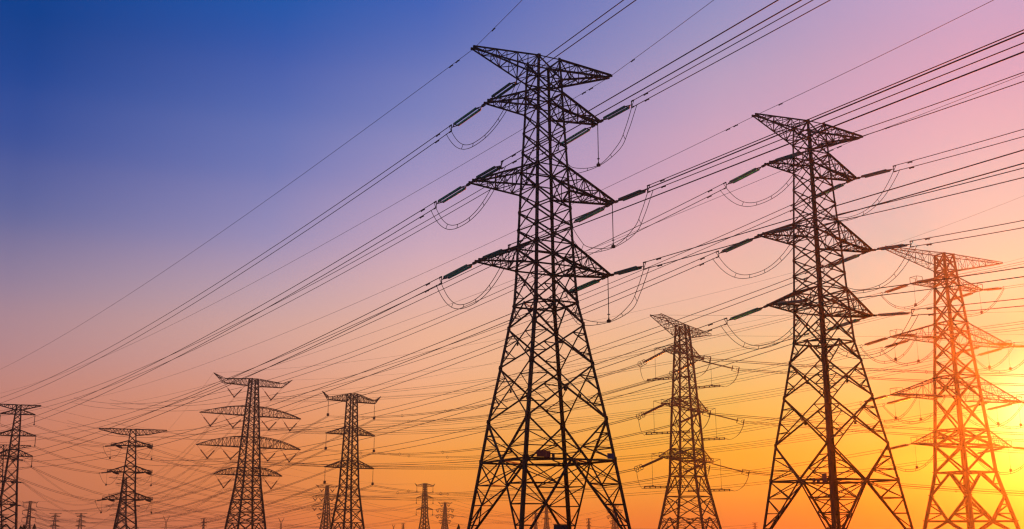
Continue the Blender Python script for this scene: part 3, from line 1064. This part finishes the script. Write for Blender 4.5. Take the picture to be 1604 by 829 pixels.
# ================================================================== strings and spans of the other lines
WHO = {id(T3): "ringed insulator pylon", id(T4): "pylon in the glare", id(T5): "bowed arm pylon", id(T6): "three armed pylon",
       id(T7): "drop rod pylon", id(T8): "edge pylon", id(TB): "far four armed pylon"}
def quad(a, b, sag, g, n=26):
    """four sub-cables round the centre line, or two when g is small"""
    base = span(a, b, sag, n)
    d = (b - a); side = V((-d.y, d.x, 0)).normalized()
    return [[p + side * (g * sx) + V((0, 0, g * sz)) for p in base] for sx in (-1, 1) for sz in (-1, 1)]
def twin(a, b, sag, g, n=26):
    base = span(a, b, sag, n)
    return [[p + V((0, 0, g * sz)) for p in base] for sz in (-1, 1)]

SDN = {-1: "shadow-side", 1: "sun-side"}
# --- ringed line: strings both ways, rigid jumpers, quad bundles
FAR3 = dirv(-39.6); RIGHT3 = dirv(104.5)
for lev in ('top', 'middle', 'lowest'):
    for sx in (-1, 1):
        n_, f_, zt, L, w = T3.attach[lev][sx]
        pn = pf = T3.local((n_ + f_) / 2)
        e1 = strain_string(T3, pf, FAR3, -.27, 11.5, .24, .9, M_PORC, 1.4, 1.6, True, 6, .3, .5)
        e2 = strain_string(T3, pn, RIGHT3, -.28, 12.5, .24, .9, M_PORC, 1.4, 1.6, True, 6, .3, .5)
        b = T6.pts[(lev, sx, 0)]
        ls = quad(e1, b, 5.5, .24)
        c = cable(ls, .045, "four-cable bundle from %s %s arm of ringed insulator pylon to three armed one" % (lev, SDN[sx]),
                  "power cable", "four-cable bundles of the ringed insulator line", parts=True, n=4)
        for k in (5, 9, 14, 18, 22):
            ctr = (ls[0][k] + ls[3][k]) / 2
            ring_spacer(c, ctr, .5)
        pts = parabola(e2, RIGHT3, -.115, .00028, 0, 330, 22)
        sd = V((-RIGHT3.y, RIGHT3.x, 0))
        ls = [[p + sd * (.24 * a_) + V((0, 0, .24 * b_)) for p in pts] for a_ in (-1, 1) for b_ in (-1, 1)]
        c = cable(ls, .045, "four-cable bundle heading towards the sun from the %s %s ringed insulators" % (lev, SDN[sx]),
                  "power cable", "four-cable bundles of the ringed insulator line", parts=True, n=4)
        for k in (4, 8):
            ring_spacer(c, (ls[0][k] + ls[3][k]) / 2, .5)
        # rigid jumper bar on two suspension rods, joined by flexible ends
        mid = (pn + pf) / 2
        dirn = (RIGHT3 - FAR3).normalized()
        bar = [mid + dirn * t + V((0, 0, -8.6)) for t in (-6.8, 6.8)]
        f = MB()
        for sg in (-1, 1):
            f.tube([bar[0] + V((0, 0, .22 * sg)), bar[1] + V((0, 0, .22 * sg))], .13, 6)
        for k in range(9):
            q = bar[0].lerp(bar[1], k / 8)
            f.box(q, dirn * .12, V((0, 0, .36)), V((-dirn.y, dirn.x, 0)) * .14)
        o_ = bar[0]
        f.v = [v - o_ for v in f.v]
        root = empty("jumper_bar", o_)
        f.build("bar", M_CABLE, root)
        for e, bb, dd in ((e1, bar[0], FAR3), (e2, bar[1], RIGHT3)):
            m = MB()
            for off in (-.25, .25):
                a = e + dd * .5 + V((0, 0, off))
                hz_ = bb - a; dz_ = V((0, 0, hz_.z)); hz_ = hz_ - dz_
                m.tube([p - o_ for p in bez([a, a + hz_ * .10 + dz_ * .38, a + hz_ * .32 + dz_ * .78, a + hz_ * .68 + dz_ * 1.04, bb + V((0, 0, off * .6))], 6)], .048, 4)
            m.build("flexible_end", M_CABLE, root)
        tag(root, "rigid jumper bar under the %s %s arm of the ringed insulator pylon" % (lev, SDN[sx]), "jumper bar", "jumper bars of the ringed insulator pylon")
        for t in (-4.2, 4.2):
            top = mid + dirn * t + V((0, 0, .9))
            f = MB()
            q = mid + dirn * t + V((0, 0, -8.3))
            f.rod(top, q, .05, 5)
            f.rod(mid + dirn * (t * .4), top, .07, 5); f.rod(mid + dirn * (t * .4) + V((0, 0, 1.1)), top, .06, 5)
            f.box(q, V((.3, 0, 0)), V((0, .3, 0)), V((0, 0, .2)))
            finish(f, "drop_rod", M_FIT, T3, T3.root)
for sx in (-1, 1):
    n_, f_, zt, L, w = T3.attach['earth'][sx]
    pk = T3.local((n_ + f_) / 2)
    cable([span(pk, T6.local(T6.attach['top_horn'][sx]), 4.0)], .03, "thin earth wire from %s peak of ringed insulator pylon to three armed one" % SDN[sx],
          "earth wire", "thin earth wires", "earth_wire", 4)
    cable([parabola(pk, RIGHT3, -.06, .0002, 0, 330, 20)], .03, "thin earth wire heading sunwards from %s ringed insulator pylon peak" % SDN[sx],
          "earth wire", "thin earth wires", "earth_wire", 4)

# --- three armed pylon on to the tiny far pylon
F46 = FAR[46]
for lev in ('top', 'middle', 'lowest'):
    for sx in (-1, 1):
        cable(quad(T6.pts[(lev, sx, 0)], F46.pts[(lev, sx, 0)], 17, .26, 30), .05,
              "four-cable bundle sagging from %s %s arm of three armed pylon to the horizon" % (lev, SDN[sx]),
              "power cable", "four-cable bundles of the ringed insulator line", parts=False, n=4)

# --- glare line: T4 -> bowed arm pylon
FAR4 = dirv(-38.7); NEAR4 = dirv(169.1)
for lev, ids in (('top', ['peak']), ('upper', ['upper']), ('lower', ['lower']), ('lowest', ['lowest'])):
    for sx in (-1, 1):
        n_, f_, zt, L, w = T4.attach[lev][sx]
        fr = [1.0, .62] if lev in ('upper', 'lower') else [1.0]
        for k, f0 in enumerate(fr):
            wf = w + (abs(n_.y) - w) * f0
            pn = T4.local((sx * L * f0, n_.y * (1.0 if k == 0 else 1.6), n_.z))
            pf = T4.local((sx * L * f0, f_.y * (1.0 if k == 0 else 1.6), f_.z))
            e1 = strain_string(T4, pf, FAR4, -.14, 10.6, .36, 1.1, M_PORC, 1.3, 1.7, False, 7, .4, .8)
            e2 = strain_string(T4, pn, NEAR4, -.15, 10.6, .36, 1.1, M_PORC, 1.3, 1.7, False, 7, .4, .8)
            pos = {0: "outer", 1: "inner"}[k] if len(fr) > 1 else "only"
            b = T5.pts[(ids[0], sx, k)]
            cable(twin(e1, b, 9.0, .4), .055, "cable pair from %s %s %s insulator of glare pylon to bowed arm pylon" % (pos, lev, SDN[sx]),
                  "power cable", "cable pairs of the glare line", parts=True, n=4)
            pts = parabola(e2, NEAR4, -.13, .0004, 0, 300, 20)
            cable([[p + V((0, 0, .3 * sg)) for p in pts] for sg in (-1, 1)], .055,
                  "cable pair rising rightwards from %s %s %s insulator of glare pylon" % (pos, lev, SDN[sx]), "power cable", "cable pairs of the glare line", parts=True, n=4)
            lines = []; sp = []
            for sg in (1, -1):
                a = e1 + V((0, 0, .3 * sg)) + FAR4 * .5; c = e2 + V((0, 0, .3 * sg)) + NEAR4 * .5
                lines.append([a.lerp(c, i / 24) - V((0, 0, 6.6 * (1 - abs(2 * i / 24 - 1) ** 2.3))) for i in range(25)])
            for i in (6, 10, 14, 18):
                sp.append((lines[0][i], lines[1][i], .08))
            cable(lines, .075, "drooping jumper loop at the %s %s %s insulator of the glare pylon" % (pos, lev, SDN[sx]), "jumper cable", "jumper loops of the glare pylon",
                  "jumper_cable", 4, None, sp)
            mid = (pn + pf) / 2
            hanging_string(T4, mid, 7.6, .09, .7, 1.0, name="drop_rod")
for sx in (-1, 1):
    n_, f_, zt, L, w = T4.attach['earth'][sx]
    pk = T4.local((n_ + f_) / 2)
    cable([span(pk, T5.local(T5.attach['peak_horn'][sx]), 8.0)], .03, "thin earth wire from %s peak of glare pylon to bowed arm pylon" % SDN[sx], "earth wire", "thin earth wires", "earth_wire", 4)
    cable([parabola(pk, NEAR4, -.08, .0003, 0, 300, 20)], .03, "thin earth wire rising rightwards from %s peak of glare pylon" % SDN[sx], "earth wire", "thin earth wires", "earth_wire", 4)

# --- bowed arm pylon on to the far four armed pylon
for lev, tl in (('peak', 'top'), ('upper', 'upper'), ('lower', 'lower'), ('lowest', 'lowest')):
    for sx in (-1, 1):
        for k in ((0, 1) if lev in ('upper', 'lower') else (0,)):
            n_, f_, zt, L, w = TB.attach[tl][sx]
            b = TB.local((sx * L * (1 if k == 0 else .62), 0, n_.z - 1.0))
            pos = ("outer " if k == 0 else "inner ") if lev in ('upper', 'lower') else ""
            cable(twin(T5.pts[(lev, sx, k)], b, 12.0, .35, 28), .055, "cable pair sagging leftwards from %s%s %s V insulator of bowed arm pylon" % (pos, lev, SDN[sx]),
                  "power cable", "cable pairs of the glare line", parts=False, n=4)

# --- edge pylon -> drop rod pylon -> far pylon, and edge pylon -> horizon
FL = FAR[665]; F5 = FAR[5]
for lev in ('top', 'middle', 'lowest'):
    for sx in (-1, 1):
        a = T8.pts[(lev, sx, 0)]
        b = T7.pts[(lev, sx, 'b')]
        cable(twin(a, b, 1.6, .25, 16), .055, "short cable pair from %s %s arm of edge pylon to drop rod pylon" % (lev, SDN[sx]), "power cable", "cables of the edge line", parts=False, n=4)
        cable([[p + V((0, 0, .25 * q)) for p in parabola(a, dirv(-62), -.09, .00022, 0, 400, 20)] for q in (-1, 1)], .055, "cable pair leaving leftwards from the %s %s arm of the edge pylon" % (lev, SDN[sx]), "power cable", "cables of the edge line", parts=False, n=4)
        cable(twin(T7.pts[(lev, sx, 'a')], FL.pts[(lev, sx, 0)], 10, .3, 26), .06, "cable pair falling rightwards from %s %s arm of drop rod pylon" % (lev, SDN[sx]),
              "power cable", "cables of the edge line", parts=False, n=4)
        # jumper under the drop rod pylon's arm
        e1, e2 = T7.pts[(lev, sx, 'a')], T7.pts[(lev, sx, 'b')]
        cable([[e1.lerp(e2, i / 18) - V((0, 0, 4.4 * (1 - abs(2 * i / 18 - 1) ** 2.3))) for i in range(19)]], .07,
              "jumper loop hanging under the %s %s arm of the drop rod pylon" % (lev, SDN[sx]), "jumper cable", "jumper loops of the drop rod pylon", "jumper_cable", 4)
for sx in (-1, 1):
    n_, f_, zt, L, w = T7.attach['earth'][sx]
    a = T7.local((n_ + f_) / 2)
    n2, f2, *_ = T8.attach['earth'][sx]
    b = T8.local((n2 + f2) / 2)
    cable([span(b, a, .9, 14)], .03, "thin earth wire from %s peak of edge pylon to drop rod pylon" % SDN[sx], "earth wire", "thin earth wires", "earth_wire", 4)
    cable([span(a, FL.local(FL.attach['top_horn'][sx]), 8, 22)], .035, "thin earth wire falling rightwards from %s peak of drop rod pylon" % SDN[sx], "earth wire", "thin earth wires", "earth_wire", 4)

# --- faint far spans along the horizon
def far_span(A, B, sag, what, levs=('top', 'middle', 'lowest'), r=.07):
    for lev in levs:
        for sx in (-1, 1):
            def get(P):
                for l2 in (lev, {'top': 'peak', 'middle': 'upper'}.get(lev, lev)):
                    for k in (0, 'a'):
                        if (l2, sx, k) in P.pts:
                            return P.pts[(l2, sx, k)]
            a, b = get(A), get(B)
            if a is None or b is None:
                continue
            cable([span(a, b, sag, 22)], r, "faint cable from %s %s arm of %s" % (lev, SDN[sx], what), "power cable", "faint cables along the horizon", n=4)
far_span(FAR[511], FAR[127], 13, "small V insulator pylon to hazy pair")
far_span(FAR[665], FAR[963], 14, "small hanging insulator pylon rightwards")
far_span(FAR[511], FAR[856], 13, "small V insulator pylon rightwards")
far_span(FAR[697], FAR[1182], 12, "tiny V insulator pylon rightwards")
far_span(FAR[46], FAR[127], 8, "tiny pylon above the tree tops")
far_span(FAR[5], FAR[87], 8, "tiny pylon between the edge pylon's legs")

def tb_point(lev, sx, f0=1.0):
    n_, f_, zt, L, w = TB.attach[lev][sx]
    return TB.local((sx * L * f0, 0, n_.z - 1.0))
for lev, tl in (('top', 'upper'), ('middle', 'lower'), ('lowest', 'lowest')):
    for sx in (-1, 1):
        cable(twin(FAR[-7].pts[(lev, sx, 'b')], tb_point(tl, sx), 13, .3, 24), .055, "sagging cable pair from %s %s arm of edge tension pylon to far four armed pylon" % (lev, SDN[sx]),
              "power cable", "cables of the edge line", parts=False, n=4)
for lev, tl in (('peak', 'top'), ('upper', 'upper'), ('lower', 'lower'), ('lowest', 'lowest')):
    for sx in (-1, 1):
        cable([span(tb_point(tl, sx, .8), FAR[511].pts[(lev, sx, 0)], 11, 22)], .075, "sagging cable from %s %s arm of far four armed pylon to small V insulator pylon" % (tl, SDN[sx]),
              "power cable", "faint cables along the horizon", n=4)
for sx in (-1, 1):
    n_, f_, zt, L, w = TB.attach['earth'][sx]
    cable([span(T5.local(T5.attach['peak_horn'][sx]), TB.local((sx * L, 0, zt)), 9, 22)], .035, "thin earth wire falling leftwards from %s horn of bowed arm pylon" % SDN[sx], "earth wire", "thin earth wires", "earth_wire", 4)
    cable([span(T6.local(T6.attach['top_horn'][sx]), FAR[46].local(FAR[46].attach['top_horn'][sx]), 14, 24)], .035, "thin earth wire falling leftwards from %s horn of three armed pylon" % SDN[sx],
          "earth wire", "thin earth wires", "earth_wire", 4)
    n_, f_, zt, L, w = T8.attach['earth'][sx]
    cable([parabola(T8.local((n_ + f_) / 2), dirv(-62), -.06, .00018, 0, 400, 18)], .035, "thin earth wire leaving leftwards from %s peak of edge pylon" % SDN[sx], "earth wire", "thin earth wires", "earth_wire", 4)

# ================================================================== small things on the plain
def tree(px, py, D, label, conifer=True, wd=.3):
    x = place(px, D); h = hgt(py, D)
    root = empty("poplar_tree" if conifer else "bushy_tree", (x, D, 0), random.random() * 6)
    tag(root, label, "tree", "dark trees on the horizon")
    t = MB()
    t.rod((0, 0, -.1), (0, 0, h * .9), h * .03, 7, h * .006)
    for k in range(12):
        z = h * random.uniform(.2, .85); a = random.random() * 6.28
        l = h * wd * .6 * (1 - z / h) + .15
        t.rod((0, 0, z), (math.cos(a) * l, math.sin(a) * l, z + l * 1.1), h * .008, 5, h * .003)
    t.build("trunk", M_BARK, root)
    c = MB()
    for k in range(900):
        u = random.random()
        z = h * (.12 + .9 * u)
        prof_ = math.sin(math.pi * min(1, (u + .06))) ** .7 * (1 - .45 * u) if conifer else math.sin(math.pi * min(1, u * .9 + .08)) ** .6
        rr = h * wd * prof_ * random.uniform(.35, 1.0) * (1 + .25 * math.sin(9 * u + 2 * k))
        a = random.random() * 6.283
        p = V((rr * math.cos(a), rr * math.sin(a), min(z, h * 1.0)))
        s_ = h * random.uniform(.016, .04)
        d1 = V((random.uniform(-1, 1), random.uniform(-1, 1), random.uniform(-1, 1))).normalized()
        d2 = d1.orthogonal().normalized()
        o = len(c.v)
        c.v += [p - d1 * s_ * 1.4, p + d2 * s_ * .6, p + d1 * s_ * 1.4, p - d2 * s_ * .6]
        c.f.append((o, o + 1, o + 2, o + 3))
    c.build("crown", M_LEAF, root)
tree(40.5, 823, 330, "short dark poplar, the lower of two touching tree tops under the tiny pylon", True, .26)
tree(45, 821.5, 330, "dark poplar, the taller of two touching tree tops under the tiny pylon", True, .26)
tree(61.5, 821, 330, "solitary dark poplar standing apart from the touching pair", True, .24)
tree(218, 826, 330, "low dark bush at the foot of the drop rod pylon", False, .8)
tree(719.5, 821.5, 260, "narrow dark tree beside the outer foot of the largest pylon", True, .22)

# blue notice board under the largest pylon
nb = empty("notice_board", (place(876, 118), 118, 0), R(4))
tag(nb, "dark blue notice board on two posts under the largest pylon", "notice board")
m = MB(); m.box((0, 0, 1.85), V((.74, 0, 0)), V((0, .03, 0)), V((0, 0, .42)))
m.build("panel", M_NAVY, nb)
for sx in (-1, 1):
    m = MB(); m.rod((sx * .55, .08, -.2), (sx * .55, .08, 2.2), .045, 8)
    m.build("post", M_STEEL, nb)
m = MB(); m.box((0, .04, 2.31), V((.8, 0, 0)), V((0, .12, 0)), V((0, 0, .03)))
m.build("cap_rail", M_STEEL, nb)

# ------------------------------------------------------------------ haze
hz = MB()
hz.box((0, 0, 47.0), V((1550, 0, 0)), V((0, 1550, 0)), V((0, 0, 48.0)))
hm = bpy.data.materials.new("evening_haze")
hm.use_nodes = True
t = hm.node_tree
for n in list(t.nodes):
    t.nodes.remove(n)
pv = t.nodes.new('ShaderNodeVolumePrincipled')
pv.inputs['Color'].default_value = (0.95, 0.86, 0.70, 1)
pv.inputs['Density'].default_value = 0.00022
pv.inputs['Anisotropy'].default_value = 0.9
mo = t.nodes.new('ShaderNodeOutputMaterial')
t.links.new(pv.outputs[0], mo.inputs['Volume'])
ho = hz.build("haze", hm)
tag(ho, "thin evening haze in the air", None, None, 'stuff')
